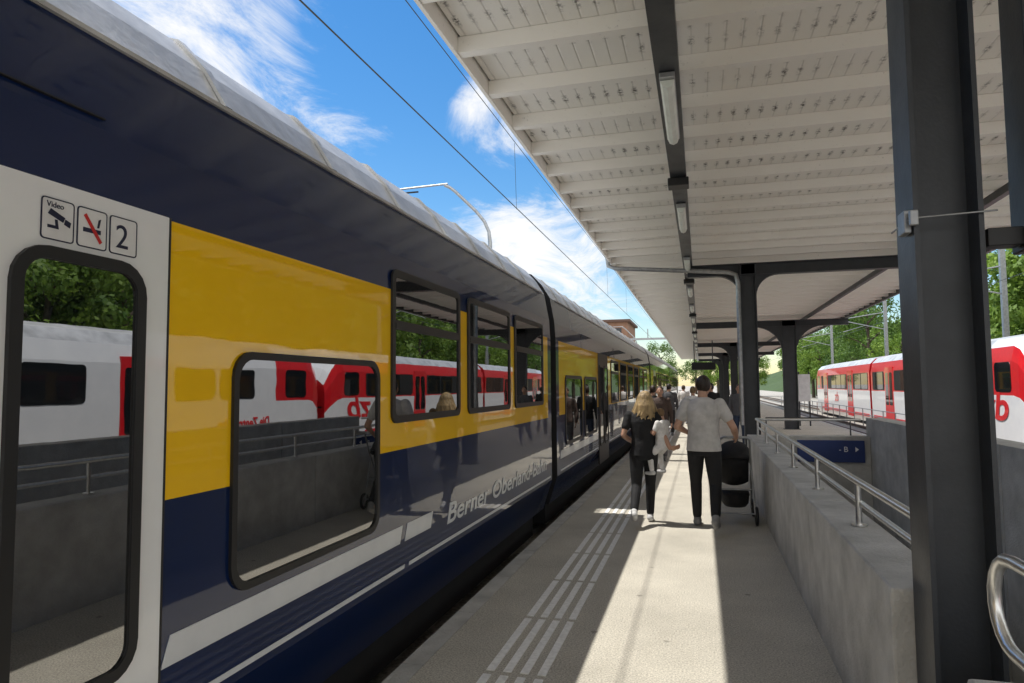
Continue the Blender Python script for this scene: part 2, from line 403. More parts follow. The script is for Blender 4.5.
# ---------------------------------------------------------------- canopy
CZ=4.30; CX0,CX1=-1.757,5.5; CY0,CY1=-4.3,71.6
cn=empty('platform_canopy',(1.9,0,CZ),'long white painted wooden platform roof with dark steel frame','canopy')
q=MB(); q.box(CX0+.02,CX1-.02,CY0,CY1,CZ+.13,CZ+.17); part(q,'ceiling',['ceil'],cn)
q=MB(); q.box(CX0-.05,CX1+.05,CY0-.05,CY1+.05,CZ+.175,CZ+.24); part(q,'roof',['galv'],cn)
q=MB(); q.box(CX0-.03,CX0+.0,CY0,CY1,CZ-.01,CZ+.172); part(q,'fascia',['joist'],cn)
q=MB(); q.box(CX1-.02,CX1+.05,CY0,CY1,CZ-.05,CZ+.172); part(q,'fascia',['steel'],cn)
q=MB(); q.tube([(CX0-.075,CY0,CZ+.14),(CX0-.075,CY1,CZ+.14)],.045,10); part(q,'gutter',['galv'],cn)
for i in range(95):
    yy=-3.88+.8*i
    q=MB(); q.box(CX0+.002,CX1-.025,yy-.045,yy+.045,CZ,CZ+.127); part(q,'joist',['joist'],cn,norm=False)
q=MB()
xc=-.19
q.box(xc-.09,xc+.09,CY0,CY1,CZ-.16,CZ-.145); q.box(xc-.09,xc-.078,CY0,CY1,CZ-.145,CZ-.003); q.box(xc+.078,xc+.09,CY0,CY1,CZ-.145,CZ-.003)
part(q,'longitudinal_beam',['steel'],cn)
q=MB(); q.box(3.93,4.02,CY0,CY1,CZ-.11,CZ-.003); part(q,'longitudinal_beam',['steel'],cn)

def column(X,Y,bx0,bx1,label,zb=0,wd=.24,r=.45):
    o=empty('steel_column',(X,Y,zb),label,'column','steel columns carrying the platform roof')
    h=wd/2; zt=CZ-.17
    q=MB()
    q.box(X-h,X-h+.018,Y-.12,Y+.12,zb,zt); q.box(X+h-.018,X+h,Y-.12,Y+.12,zb,zt); q.box(X-h+.018,X+h-.018,Y-.008,Y+.008,zb,zt)
    q.box(X-h-.05,X+h+.05,Y-.17,Y+.17,zb,zb+.02)
    part(q,'shaft',['steel'],o)
    q=MB()
    q.box(bx0,bx1,Y-.09,Y+.09,zt,zt+.018); q.box(bx0,bx1,Y-.09,Y+.09,zt-.22,zt-.202); q.box(bx0,bx1,Y-.008,Y+.008,zt-.202,zt)
    for s in (-1,1):
        pts=[(X+s*(h),zt-.221)]
        for k in range(9):
            a=R(90*k/8); pts.append((X+s*(h+r-r*math.sin(a)),zt-.221-r+r*math.cos(a)))
        q.prism(pts,Y-.08,Y+.08,'y')
    part(q,'crossbeam',['steel'],o)
    return o
column(.94,3.075,-.2,4.1,'dark steel column at the end of the concrete parapet',0)
column(.98,14.5,-.2,4.1,'dark steel column with curved brackets and drain pipe',0,.3)
column(3.3,27.9,-.1,5.4,'dark steel column with curved brackets beyond the stairwell',0,.5,1.0)
column(1.9,41.5,-.1,5.4,'dark steel column with curved brackets further along',0,.4,.8)
column(1.9,54.5,-.1,5.4,'dark steel column with curved brackets further along',0,.4,.8)
column(1.9,67,-.1,5.4,'dark steel column with curved brackets further along',0,.4,.8)
cb_=empty('column_clamp',(.94,3.0,2.35),'thin steel strap with a small junction box on the column','clamp')
q=MB(); q.tube([(.80,2.94,2.34),(1.10,2.94,2.35)],.004,6); q.tube([(.805,2.94,2.34),(.805,3.21,2.34)],.004,6); part(q,'strap',['galv'],cb_)
q=MB(); q.box(.79,.817,2.97,3.06,2.29,2.38); q.box(.80,.83,2.925,2.95,2.31,2.37); part(q,'box',['galv'],cb_,bevel=.004)
hs_=empty('hanging_post',(1.32,2.95,2.2),'dark steel post hanging from the roof beam beside the column','post')
q=MB(); q.box(1.2,1.50,2.9,3.1,2.20,CZ-.01); part(q,'post',['steel'],hs_,bevel=.006)
q=MB(); q.box(1.075,1.195,2.97,3.06,2.22,2.29); part(q,'bracket',['black'],hs_,bevel=.004)
dp_=empty('drain_pipe',(.85,14.4,0),'pale grey drain pipe running along the beam to the column','pipe')
q=MB(); q.tube([(CX0-.07,14.3,CZ+.1),(CX0-.05,14.3,CZ-.08),(CX0+.1,14.3,CZ-.14),(.6,14.3,CZ-.34),(.74,14.3,CZ-.40),(.78,14.3,CZ-.55),(.78,14.33,.9)],.045,12); part(q,'pipe',['galv'],dp_)
lampg='fluorescent lamps under the roof beam'
lp=empty('fluorescent_lamp',(-.19,6.0,CZ-.17),'long grey fluorescent lamp under the dark roof beam','lamp',lampg)
q=MB(); q.box(-.25,-.13,5.3,6.7,CZ-.215,CZ-.165); part(q,'housing',['galv'],lp,bevel=.008)
q=MB(); q.prism([(-.245,CZ-.217),(-.225,CZ-.265),(-.19,CZ-.28),(-.155,CZ-.265),(-.135,CZ-.217)],5.34,6.66,'y'); part(q,'diffuser',['lampw'],lp)
for k in range(1,12): clone(lp,(-.19,6.0+4.0*k,CZ-.17))
clone(lp,(-.19,2.0,CZ-.17))
for k in range(4):
    q=MB(); yy=8.1+8*k; q.box(-.31,-.07,yy,yy+.22,CZ-.26,CZ-.165); solo(q,'junction_box',['black'],(-.19,yy,CZ-.2),'small black box under the roof beam','junction box',group='black boxes under the roof beam',bevel=.01)
fd=empty('information_display',(.1,40,2.7),'hanging platform display with dark screen','display')
q=MB(); q.box(-.45,.85,40,40.25,2.55,2.98); part(q,'case',['black'],fd,bevel=.02)
q=MB(); q.box(-.4,.8,39.985,39.998,2.6,2.93); part(q,'screen',['under'],fd)
for x in (-.3,.7):
    q=MB(); q.tube([(x,40.1,2.98),(x,40.1,4.2)],.03); part(q,'hanger',['steel'],fd)

# ---------------------------------------------------------------- blue & yellow train
SX=-2.0; TCX=-3.33
PROF=[(1.20,.02),(1.33,.42),(1.33,1.275),(1.33,2.365),(1.315,2.62),(1.25,2.985),(1.13,3.18),(.98,3.34),(.6,3.46),(0,3.52)]
PM=[0,0,1,0,0,2,2,2,2]
def carbody(name,y0,y1,parent,ysegs):
    q=MB(); ys=[y0]+[a for s in ysegs for a in s]+[y1]
    full=[(x,z) for x,z in PROF]+[(-x,z) for x,z in PROF[::-1][1:]]
    pm=PM+PM[::-1]
    for i in range(len(ys)-1):
        a,b=ys[i],ys[i+1]
        yel=any(abs(a-s[0])<1e-6 for s in ysegs)
        for k in range(len(full)-1):
            m=pm[k]; m=0 if (m==1 and not yel) else m
            (x0,z0),(x1,z1)=full[k],full[k+1]
            q.add([(TCX+x0,a,z0),(TCX+x1,a,z1),(TCX+x1,b,z1),(TCX+x0,b,z0)],[(0,1,2,3)],m)
    n=len(full)
    for yy in (y0,y1): q.add([(TCX+x,yy,z) for x,z in full],[list(range(n))],3)
    q.box(TCX-1.1,TCX+1.1,y0+.2,y1-.2,-.3,.019,3)
    return part(q,name,['blue','yellow','roofgrey','under'],parent,norm=True)
X0=SX
def window(parent,y0,y1,z0,z1,r=.1,fw=.045,bar=None):
    q=MB(); q.prism(rrect(y0+fw*.5,y1-fw*.5,z0+fw*.5,z1-fw*.5,r*.8),X0+.001,X0+.006,'x'); g_=part(q,'window',['glass'],parent)
    q=MB(); q.ring(rrect(y0,y1,z0,z1,r),rrect(y0+fw,y1-fw,z0+fw,z1-fw,max(r-fw*.6,.02)),X0+.0,X0+.016)
    if bar:
        q.box(X0+.002,X0+.02,y0+fw-.002,y1-fw+.002,bar-.022,bar+.022)
        q.box(X0+.002,X0+.014,y0+fw-.002,y1-fw+.002,bar+.022,bar+.04)
    part(q,'window_frame',['black'],g_)
    return g_
def door(parent,y0,y1,m='white',wins=None,z0=.12,z1=2.374):
    q=MB(); q.box(X0-.02,X0+.008,y0,y1,z0,z1); d=part(q,'door',[m],parent,bevel=.004)
    for a in (y0-.012,y1):
        q=MB(); q.box(X0,X0+.006,a,a+.012,z0,z1); part(q,'door_seal',['black'],d)
    for (a,b,c,e_) in wins or []:
        q=MB(); q.prism(rrect(a,b,c,e_,.09),X0+.009,X0+.013,'x'); part(q,'door_window',['glass'],d)
        q=MB(); q.ring(rrect(a-.03,b+.03,c-.03,e_+.03,.12),rrect(a+.012,b-.012,c+.012,e_-.012,.075),X0+.008,X0+.024); part(q,'door_window_frame',['black'],d)
    return d
tg='coupled carriages of the blue and yellow train'
def lettering(parent,txt,ya,yb,z,h):
    q=MB(); addtext(q,txt,h*1.38,lambda a,b,c:(X0+.004+c,ya+a,z+b),width=yb-ya,shear=.22,offset=.003); part(q,'lettering',['silver'],parent)
def stripe(parent,segs):
    for (a,b,z0,z1) in segs:
        q=MB(); q.prism([(a,z0),(b,z0),(b+(z1-z0)*.4,z1),(a+(z1-z0)*.4,z1)],X0+.0005,X0+.004,'x')
        part(q,'stripe',['silver'],parent)
c1=empty('railway_carriage',(TCX,0,-.3),'dark blue and yellow carriage with white door beside the platform','train carriage',tg)
carbody('body',-9.5,9.30,c1,[(-7,9.1)])
d=door(c1,.55,2.195,'white',[(1.585,2.045,.72,2.13)])
q=MB(); q.box(X0+.009,X0+.0105,1.48,1.486,.12,2.33); part(q,'door_seam',['black'],d)
window(c1,2.59,4.02,.80,1.87,.12,.035)
for a,b in ((4.20,5.55),(5.76,7.16),(7.36,8.78)): window(c1,a,b,1.46,2.51,.07,.05,bar=2.12)
stripe(c1,[(2.21,4.35,.64,.755),(4.43,4.9,.64,.755),(2.21,4.42,.46,.485),(4.5,9.2,.46,.485)])
lettering(c1,'Berner Oberland-Bahn',5.25,8.95,.60,.165)
q=MB(); q.box(SX-.035,SX-.028+.02,-6,1.9,2.655,2.66); part(q,'roof_seam',['black'],c1)
for i,(a,b) in enumerate(((1.655,1.768),(1.785,1.898),(1.915,2.03))):
    s_=MB(); s_.prism(rrect(a,b,2.185,2.315,.01,3),X0+.009,X0+.0105,'x',0); s_.ring(rrect(a-.003,b+.003,2.182,2.318,.012,3),rrect(a+.001,b-.001,2.186,2.314,.009,3),X0+.009,X0+.0115,1)
    xx=X0+.0108
    if i==0:
        addtext(s_,'Video',.026,lambda p_,q_,r_:(xx+r_,a+.015+p_,2.288+q_),m=1)
        s_.prism([(a+.02,2.265),(a+.075,2.245),(a+.082,2.262),(a+.03,2.283)],xx,xx+.001,'x',1)
        s_.prism([(a+.078,2.24),(a+.1,2.232),(a+.104,2.25),(a+.083,2.258)],xx,xx+.001,'x',1)
        s_.prism([(a+.045,2.25),(a+.055,2.25),(a+.06,2.22),(a+.02,2.22),(a+.02,2.23),(a+.048,2.23)],xx,xx+.001,'x',1)
    elif i==1:
        s_.prism([(a+.02,2.235),(a+.09,2.235),(a+.09,2.25),(a+.02,2.25)],xx,xx+.001,'x',1)
        s_.prism([(a+.075,2.257),(a+.083,2.257),(a+.09,2.29),(a+.08,2.285)],xx,xx+.001,'x',1)
        s_.prism([(a+.02,2.29),(a+.03,2.298),(a+.096,2.21),(a+.086,2.202)],xx+.001,xx+.002,'x',2)
    else: addtext(s_,'2',.12,lambda p_,q_,r_:(xx+r_,a+.025+p_,2.207+q_),m=1)
    part(s_,'pictogram',['signwhite','ink','redink'],c1)
def roofgear(parent,ya,yb):
    y=ya
    while y<yb-1:
        q=MB(); q.box(TCX-.5,TCX+.55,y,y+1.5,3.4,3.58); part(q,'roof_equipment',['roofgrey'],parent,bevel=.03); y+=2.4
    y=ya
    while y<yb:
        q=MB()
        pts=[(TCX+x*1.012,z*1.0+.012) for x,z in PROF[5:]]; n_=len(pts)
        vs=[(x,y,z) for x,z in pts]+[(x,y+.045,z) for x,z in pts]+[(x,y,z-.03) for x,z in pts]+[(x,y+.045,z-.03) for x,z in pts]
        fs=[]
        for k in range(n_-1):
            fs+=[(k,k+1,n_+k+1,n_+k),(2*n_+k,3*n_+k,3*n_+k+1,2*n_+k+1),(k,2*n_+k,2*n_+k+1,k+1),(n_+k,n_+k+1,3*n_+k+1,3*n_+k)]
        q.add(vs,fs,0)
        part(q,'roof_rib',['roofgrey'],parent)
        y+=.95
    q=MB(); q.box(SX-.10,SX-.06,ya-.3,yb+.3,2.972,2.99); part(q,'rain_rail',['roofgrey'],parent)
roofgear(c1,-8.8,8.8)
c2=empty('railway_carriage',(TCX,19,-.3),'dark blue and yellow low-floor carriage with grey roof','train carriage',tg)
carbody('body',9.66,28.5,c2,[(9.86,28.3)])
for a,b in ((10.3,11.85),(12.1,13.6)): window(c2,a,b,.80,1.87,.12,.05)
d=door(c2,13.85,15.3,'black',[(13.95,14.5,.5,2.1),(14.65,15.2,.5,2.1)])
for k in range(6): window(c2,15.9+1.9*k,17.4+1.9*k,1.3,2.3,.08,.05,bar=2.0)
stripe(c2,[(9.9,13.7,.64,.755),(9.9,13.7,.46,.485),(15.5,28.3,.46,.485)])
roofgear(c2,10.3,28)
c3=empty('railway_carriage',(TCX,38,-.3),'dark blue and yellow carriage further along the train','train carriage',tg)
carbody('body',29.1,47.8,c3,[(29.3,47.6)])
door(c3,31,32.4,'white',[(31.1,31.65,.5,2.1),(31.8,32.3,.5,2.1)])
for k in range(7): window(c3,33.1+2*k,34.6+2*k,1.3,2.3,.08,.05,bar=2.0)
stripe(c3,[(33,47.5,.46,.485)]); roofgear(c3,29.6,47)
c4=empty('railway_carriage',(TCX,57,-.3),'dark blue and yellow carriage at the far end of the train','train carriage',tg)
carbody('body',48.4,67,c4,[(48.6,66.8)])
door(c4,62,63.4,'white',[(62.1,62.65,.5,2.1),(62.8,63.3,.5,2.1)])
for k in range(6): window(c4,49.4+2*k,50.9+2*k,1.3,2.3,.08,.05,bar=2.0)
roofgear(c4,49,66)
for a,b in ((9.301,9.659),(28.501,29.099),(47.801,48.399)):
    q=MB(); n_=6
    for i in range(n_):
        ya=a+(b-a)*i/n_; yb=a+(b-a)*(i+1)/n_; 
        q.box(TCX-.75,TCX+.75,ya,(ya+yb)/2,.1,2.75); q.box(TCX-.7,TCX+.7,(ya+yb)/2,yb,.15,2.7)
    solo(q,'gangway_bellows',['under'],(TCX,(a+b)/2,0),'black folded gangway bellows between two carriages','gangway')

# ---------------------------------------------------------------- red & white trains
RX=8.4; RC=9.78
RP=[(1.20,-.32),(1.36,.0),(1.38,1.33),(1.38,2.3),(1.30,2.72),(1.05,2.98),(.5,3.12),(0,3.15)]
def redcar(y0,y1,nose0,nose1,label,doors,txts,band=True):
    o=empty('red_white_carriage',(RC,(y0+y1)/2,-.4),label,'train carriage','red and white carriages on the neighbouring track')
    full=[(-x,z) for x,z in RP]+[(x,z) for x,z in RP[::-1][1:]]
    secs=[]
    if nose0: secs+=[(y0,.88,.70),(y0+.2,.95,.82),(y0+.55,.99,.96),(y0+.9,1,1),(y0+2.6,1,1)]
    else: secs+=[(y0,1,1)]
    if nose1: secs+=[(y1-2.6,1,1),(y1-.9,1,1),(y1-.55,.99,.96),(y1-.2,.95,.82),(y1,.88,.70)]
    else: secs+=[(y1,1,1)]
    q=MB(); n=len(full)
    rings=[[(RC+x*sw,yy,-.32+(z+.32)*sh) for x,z in full] for yy,sw,sh in secs]
    for i in range(len(rings)-1):
        isn=(nose0 and i<4) or (nose1 and i>=len(rings)-5)
        for k in range(n-1):
            top=k in (4,5,6,7,8,9)
            if isn: m=1 if k in (2,3,10,11) else 0
            elif top: m=2
            elif k in (2,11): m=1 if band else 0
            elif k in (3,10): m=1 if band else 0
            else: m=0
            q.add([rings[i][k],rings[i][k+1],rings[i+1][k+1],rings[i+1][k]],[(0,1,2,3)],m)
    q.add(rings[0],[list(range(n))],1); q.add(rings[-1],[list(range(n))],1)
    part(q,'body',['white','red','roofgrey'],o)
    for (nf,yy,s) in ((nose0,y0,-1),(nose1,y1,1)):
        if nf:
            q=MB(); q.prism(rrect(min(yy-s*1.0,yy-s*2.1),max(yy-s*1.0,yy-s*2.1),1.42,2.28,.14),RX-.01,RX+.01,'x'); part(q,'cab_window',['tglass'],o)
            q=MB(); q.add([(RC-1.1,yy+s*.02,1.0),(RC+1.1,yy+s*.02,1.0),(RC+1.15,yy-s*.5+s*.02,2.6),(RC-1.15,yy-s*.5+s*.02,2.6)],[(0,1,2,3)])
            part(q,'windscreen',['tglass'],o)
    xf=RX
    ya=y0+(2.6 if nose0 else .3); yb=y1-(2.6 if nose1 else .3)
    ds=sorted(doors)
    for dy in ds:
        q=MB(); q.box(xf-.012,xf+.02,dy,dy+1.4,-.15,2.45); dd=part(q,'door',['red'],o)
        for a in (dy+.12,dy+.78):
            q=MB(); q.prism(rrect(a,a+.5,.7,2.2,.08),xf-.018,xf-.013,'x'); part(q,'door_window',['tglass'],dd)
    edges=[ya]+[v for dy in ds for v in (dy-.15,dy+1.55)]+[yb]
    if band:
        for i in range(0,len(edges),2):
            q=MB(); q.prism(rrect(edges[i],edges[i+1],1.38,2.27,.12),xf-.004,xf+.01,'x'); part(q,'window_band',['black'],o)
    y=ya+.1
    while y+1.45<yb:
        if not any(y<dy+1.6 and y+1.45>dy-.2 for dy in ds):
            q=MB(); q.prism(rrect(y,y+1.45,1.42,2.24,.1),xf-.010,xf+.01,'x'); part(q,'window',['tglass'],o)
            y+=1.62
        else: y+=.2
    q=MB(); q.box(xf-.004,xf+.01,ya,yb,-.02,.12)
    part(q,'stripe',['red'],o)
    for ty,h,s_,wd_ in txts:
        q=MB(); addtext(q,s_,h*1.4,lambda a,b,c:(xf-.008-c,ty-a,.62+b),width=wd_,shear=.15,offset=.025*h); part(q,'lettering',['red'],o)
    return o
redcar(21.2,38.5,True,False,'red and white carriage with sloping red nose',[28.4,34.4],[(24.35,.86,'zb',1.9)])
redcar(38.9,56,False,True,'red and white carriage with dark windows and red band',[43,51],[(48.5,.6,'zb',1.3)])
redcar(2.5,20.7,False,True,'white carriage with dark windows and red nose',[5.0,12.3],[(17.8,.28,'Die Zentralbahn',2.2)],band=False)
redcar(-16,2.1,False,False,'white carriage with dark windows and red doors',[-11,-3],[],band=False)

# ---------------------------------------------------------------- overhead line
def wirething(name,pts,r,label):
    q=MB(); q.tube(pts,r,6); return solo(q,name,['wire'],pts[0],label,'overhead wire')
wirething('contact_wire',[(-3.3,-30,5.1),(-3.3,150,5.1)],.009,'thin contact wire above the train track')
def sag(x,z0,z1,a,b):
    return [(x,a+(b-a)*t/10,z1+(z0-z1)*(2*t/10-1)**2) for t in range(11)]
for k in range(-1,4):
    wirething('messenger_wire',sag(-3.35,6.55,6.42,-14+40*k,26+40*k),.007,'sagging carrier wire above the contact wire')
for k,yy in enumerate((12.5,26,33)):
    wirething('dropper_wire',[(-3.32,yy,5.1),(-3.35,yy,6.4)],.004,'thin dropper between the overhead wires')
wirething('contact_wire',[(-7.6,-30,5.1),(-7.6,150,5.1)],.010,'thin contact wire above the next track')
wirething('contact_wire',[(9.8,-30,5.1),(9.8,150,5.1)],.010,'thin contact wire above the red train')
def mast(x,y,label,side=-1,h=7.0):
    o=empty('catenary_mast',(x,y,TZ),label,'overhead line mast','overhead line masts beside the tracks')
    q=MB(); P_=[(x,y,TZ),(x,y,h-1.7),(x+side*.03,y,h-1.4),(x+side*.16,y,h-1.1),(x+side*.40,y,h-.8),(x+side*1.0,y,h-.2),(x+side*1.15,y,h-.08),(x+side*1.3,y,h-.0)]
    q.tube(P_,[.07,.055]+[.045]*6,10); part(q,'mast_pole',['galv'],o)
    q=MB(); q.tube([(x+side*1.22,y,h+.03),(x+side*3.5,y,h-.02)],.028,8); part(q,'arm',['galv'],o)
    q=MB(); q.tube([(x+side*2.1,y,h-.12),(x+side*3.0,y,h-.12)],.025,8); part(q,'insulator',['black'],o)
    return o
mast(-5.4,17.5,'hooked grey tubular overhead line mast behind the train',h=7.3)
mast(-5.4,62,'hooked grey tubular overhead line mast far along the train')
def straight_mast(x,y):
    o=empty('catenary_mast',(x,y,TZ),'straight grey overhead line mast beyond the red train','overhead line mast','overhead line masts beside the tracks')
    q=MB(); q.box(x-.1,x+.1,y-.1,y+.1,TZ,7.4); part(q,'mast_pole',['galv'],o)
    q=MB(); q.tube([(x,y,6.6),(x-2.7,y,6.2)],.03,8); q.tube([(x,y,5.4),(x-2.7,y,6.1)],.03,8); q.tube([(x-1.2,y,5.75),(x-2.7,y,5.3)],.02,8); part(q,'arm',['galv'],o)
straight_mast(12.4,33); straight_mast(12.4,52); straight_mast(12.4,72)
gt=empty('overhead_gantry',(-3,58,TZ),'steel gantry spanning the tracks','gantry')
q=MB(); q.box(-9,-1.9,70,70.25,6.3,6.5); q.tube([(-9,70.1,TZ),(-9,70.1,7)],.12); q.tube([(-2,70.1,6.4),(-2,70.1,7.2)],.05); q.tube([(-5,70.1,6.4),(-5,70.1,7.4)],.05); part(q,'beam',['galv'],gt)

# ---------------------------------------------------------------- buildings
def building(x0,x1,y0,y1,h,label,m='brick'):
    o=empty('apartment_building',((x0+x1)/2,y0,TZ),label,'building')
    q=MB(); q.box(x0,x1,y0,y1,TZ,h); part(q,'wall',[m],o)
    q=MB(); q.box(x0-.4,x1+.4,y0-.4,y1+.4,h+.003,h+.35); part(q,'roof',['rooftile'],o)
    nx=int((x1-x0)/3); nz=int((h+.5)/3)
    for i in range(nx):
        for j in range(nz):
            a=x0+(x1-x0)*(i+.5)/nx; z=h-2.4-j*3
            q=MB(); q.box(a-.6,a+.6,y0-.03,y0-.004,z,z+1.5); wi=part(q,'window',['tglass'],o)
            q=MB(); q.box(a-.7,a+.7,y0-.1,y0-.031,z-.1,z-.01); part(q,'sill',['concrete'],wi)
building(-19,-10,100,112,11.0,'brown brick apartment building beyond the tracks')
building(-40,-25,90,104,8,'pale plastered building beyond the tracks','concrete')

# ---------------------------------------------------------------- trees
def tree(h,seed,lm):
    rnd=random.Random(seed)
    o=empty('broadleaf_tree',(0,0,TZ),'leafy green tree behind the tracks','tree','trees along the far side of the tracks')
    q=MB()
    q.tube([(0,0,TZ),(.1,.05,h*.25),(0,.1,h*.5),(.1,0,h*.8)],[.28,.22,.15,.05],9)
    cl=[]
    for i in range(9):
        a=i*2.4; z=h*(.28+.06*i); r=h*.26*(1-.06*i); e=(r*math.cos(a),r*math.sin(a),z+h*.12)
        q.tube([(0.05,.05,z),(e[0]*.5,e[1]*.5,z+h*.08),e],[.1,.06,.02],6); cl.append(e)
    part(q,'trunk',['bark'],o)
    for i in range(26):
        z=rnd.uniform(.25,.98)*h; rr=h*.33*math.sqrt(max(.1,1-((z/h-.58)/.45)**2))*rnd.uniform(.4,1); a=rnd.uniform(0,6.28)
        cl.append((rr*math.cos(a),rr*math.sin(a),z))
    q=MB()
    for c in cl:
        cr=h*rnd.uniform(.07,.13)
        for k in range(170):
            d=V((rnd.gauss(0,1),rnd.gauss(0,1),rnd.gauss(0,.8))).normalized()*cr*rnd.uniform(.5,1.08)
            p_=V(c)+d; s=rnd.uniform(.08,.17); n_=(d.normalized()+V((rnd.uniform(-1,1),rnd.uniform(-1,1),rnd.uniform(-.3,1)))*.8).normalized()
            x=n_.orthogonal().normalized(); x.rotate(Matrix.Rotation(rnd.uniform(0,6.28),3,n_)); y=n_.cross(x)
            q.add([p_-x*s,p_-y*s*.6,p_+x*s,p_+y*s*.6],[(0,1,2,3)])
    part(q,'crown',[lm],o,norm=False)
    return o
T=[tree(8.5,1,'leaf'),tree(10,2,'leafd'),tree(7,3,'leaf')]
T[0].location=(19,10,TZ);T[1].location=(22,16,TZ);T[2].location=(18,22,TZ)
rt=random.Random(7); pos=[]
for y in range(-6,150,6):
    pos.append((rt.uniform(17,21),y+rt.uniform(-2,2))); pos.append((rt.uniform(24,29),y+3+rt.uniform(-2,2)))
for k in range(7): pos.append((rt.uniform(-7,10),118+rt.uniform(0,20)))
for (x,y) in pos:
    t_=rt.choice(T); s=rt.uniform(.8,1.25)
    clone(t_,(x,y,TZ if x<23 else 1.0),rotz=rt.uniform(0,6.28),scale=(s,s,s*rt.uniform(.9,1.15)))
q=MB(); nx,ny=24,60
vs=[];fs=[]
for i in range(nx):
    for j in range(ny):
        x=22+i*9; y=-120+j*11; hh=min((x-22)*.42,26)*(.85+.3*noise.noise(V((x*.02,y*.02,0))))
        vs.append((x,y,TZ-.1+hh+noise.noise(V((x*.2,y*.2,3)))*1.0*(i>0)))
for i in range(nx-1):
    for j in range(ny-1): a=i*ny+j; fs.append((a,a+1,a+ny+1,a+ny))
q.add(vs,fs,0,True); solo(q,'hill',['grass'],(0,0,0),kind='structure')
q=MB()
rl=random.Random(11)
for k in range(2600):
    x=rl.uniform(30,90); y=rl.uniform(-60,260); zb=min((x-22)*.42,26)*.9
    c=V((x,y,zb+rl.uniform(0,5)))
    for j in range(9):
        p_=c+V((rl.gauss(0,1.3),rl.gauss(0,1.3),rl.gauss(0,1.1))); s=rl.uniform(.4,.9)
        n_=V((rl.uniform(-1,.3),rl.uniform(-1,1),rl.uniform(0,1))).normalized(); a=n_.orthogonal().normalized(); b=n_.cross(a)
        q.add([p_-a*s,p_-b*s,p_+a*s,p_+b*s],[(0,1,2,3)])
me=q.mesh('forest'); me.materials.append(M['leafd']); o=bpy.data.objects.new('forest',me); COL.objects.link(o); o["kind"]="stuff"
fo=empty('track_fence',(7.9,30,TZ),'low grey steel fence between the tracks','fence')
for z in (.35,.65):
    q=MB(); q.tube([(7.85,24,z-.2),(7.85,75,z-.2)],.02,8); part(q,'rail',['galv'],fo)
for k in range(26):
    q=MB(); q.tube([(7.85,24+2*k,TZ),(7.85,24+2*k,.47)],.025,8); part(q,'post',['galv'],fo)
fo=empty('platform_railing',(2.4,13,0),'dark steel railing behind the stairwell','railing')
q=MB(); q.tube([(1.3,15.2,0),(1.3,15.2,1.0),(2.9,15.2,1.0),(2.9,15.2,0)],.022,8); q.tube([(1.3,15.2,.6),(2.9,15.2,.6)],.015,8); part(q,'rail',['steel'],fo)
nb=empty('notice_board',(3.9,30,0),'white timetable board on two posts','notice board')
q=MB(); q.box(3.85,4.3,30,30.06,1.0,2.1); part(q,'board',['signwhite'],nb,bevel=.01)
for x in (3.88,4.27):
    q=MB(); q.tube([(x,30.1,0),(x,30.1,2.2)],.03); part(q,'post',['steel'],nb)

# ---------------------------------------------------------------- people
def remesh(mb,vox,it,name,mats):
    me=mb.mesh(name); fixn(me); o=bpy.data.objects.new('tmp',me); COL.objects.link(o)
    m=o.modifiers.new('r','REMESH'); m.mode='VOXEL'; m.voxel_size=vox; m.use_smooth_shade=True
    s=o.modifiers.new('s','SMOOTH'); s.factor=.5; s.iterations=it
    bpy.context.view_layer.update(); dg=bpy.context.evaluated_depsgraph_get()
    r=bpy.data.meshes.new_from_object(o.evaluated_get(dg)); r.name=name; bpy.data.objects.remove(o); bpy.data.meshes.remove(me)
    r.materials.clear(); addmats(r,mats)
    r.polygons.foreach_set('use_smooth',[True]*len(r.polygons)); return r
skin=mat('skin',(.50,.29,.20),.5,c2=(.44,.25,.17),scale=12)
def cloth(name,c): return mat(name,c,.85,c2=tuple(x*.75 for x in c),scale=9,detail=6,bump=.8,bscale=9)
def hand(mb,wr,dirv,side,curl=.5,palmn=None):
    d=V(dirv).normalized(); n=V(palmn).normalized() if palmn else V((-side,0,0)); n=(n-d*n.dot(d)).normalized(); t=d.cross(n)
    wr=V(wr); rot=Matrix((t,n,d)).transposed()
    mb.ell(wr+d*.045,(.038,.017,.055),12,8,rot=rot)
    for i,(off,l) in enumerate(((-.029,.068),(-.010,.078),(.010,.073),(.028,.058))):
        b=wr+d*.085+t*off; k1=(d+n*curl*.6).normalized(); k2=(d*.6+n*curl*1.4).normalized(); k3=(d*.1+n*curl*1.8).normalized()
        p1=b+k1*l*.45; p2=p1+k2*l*.33; p3=p2+k3*l*.25
        mb.chain([b-d*.02,p1,p2,p3],[.0095,.009,.008,.007])
    th=wr+d*.03-t*.03; mb.chain([th,th+(-t*.7+d*.6+n*.4).normalized()*.035,th+(-t*.7+d*.6+n*.4).normalized()*.035+(d+n*.5).normalized()*.028],[.012,.010,.008])
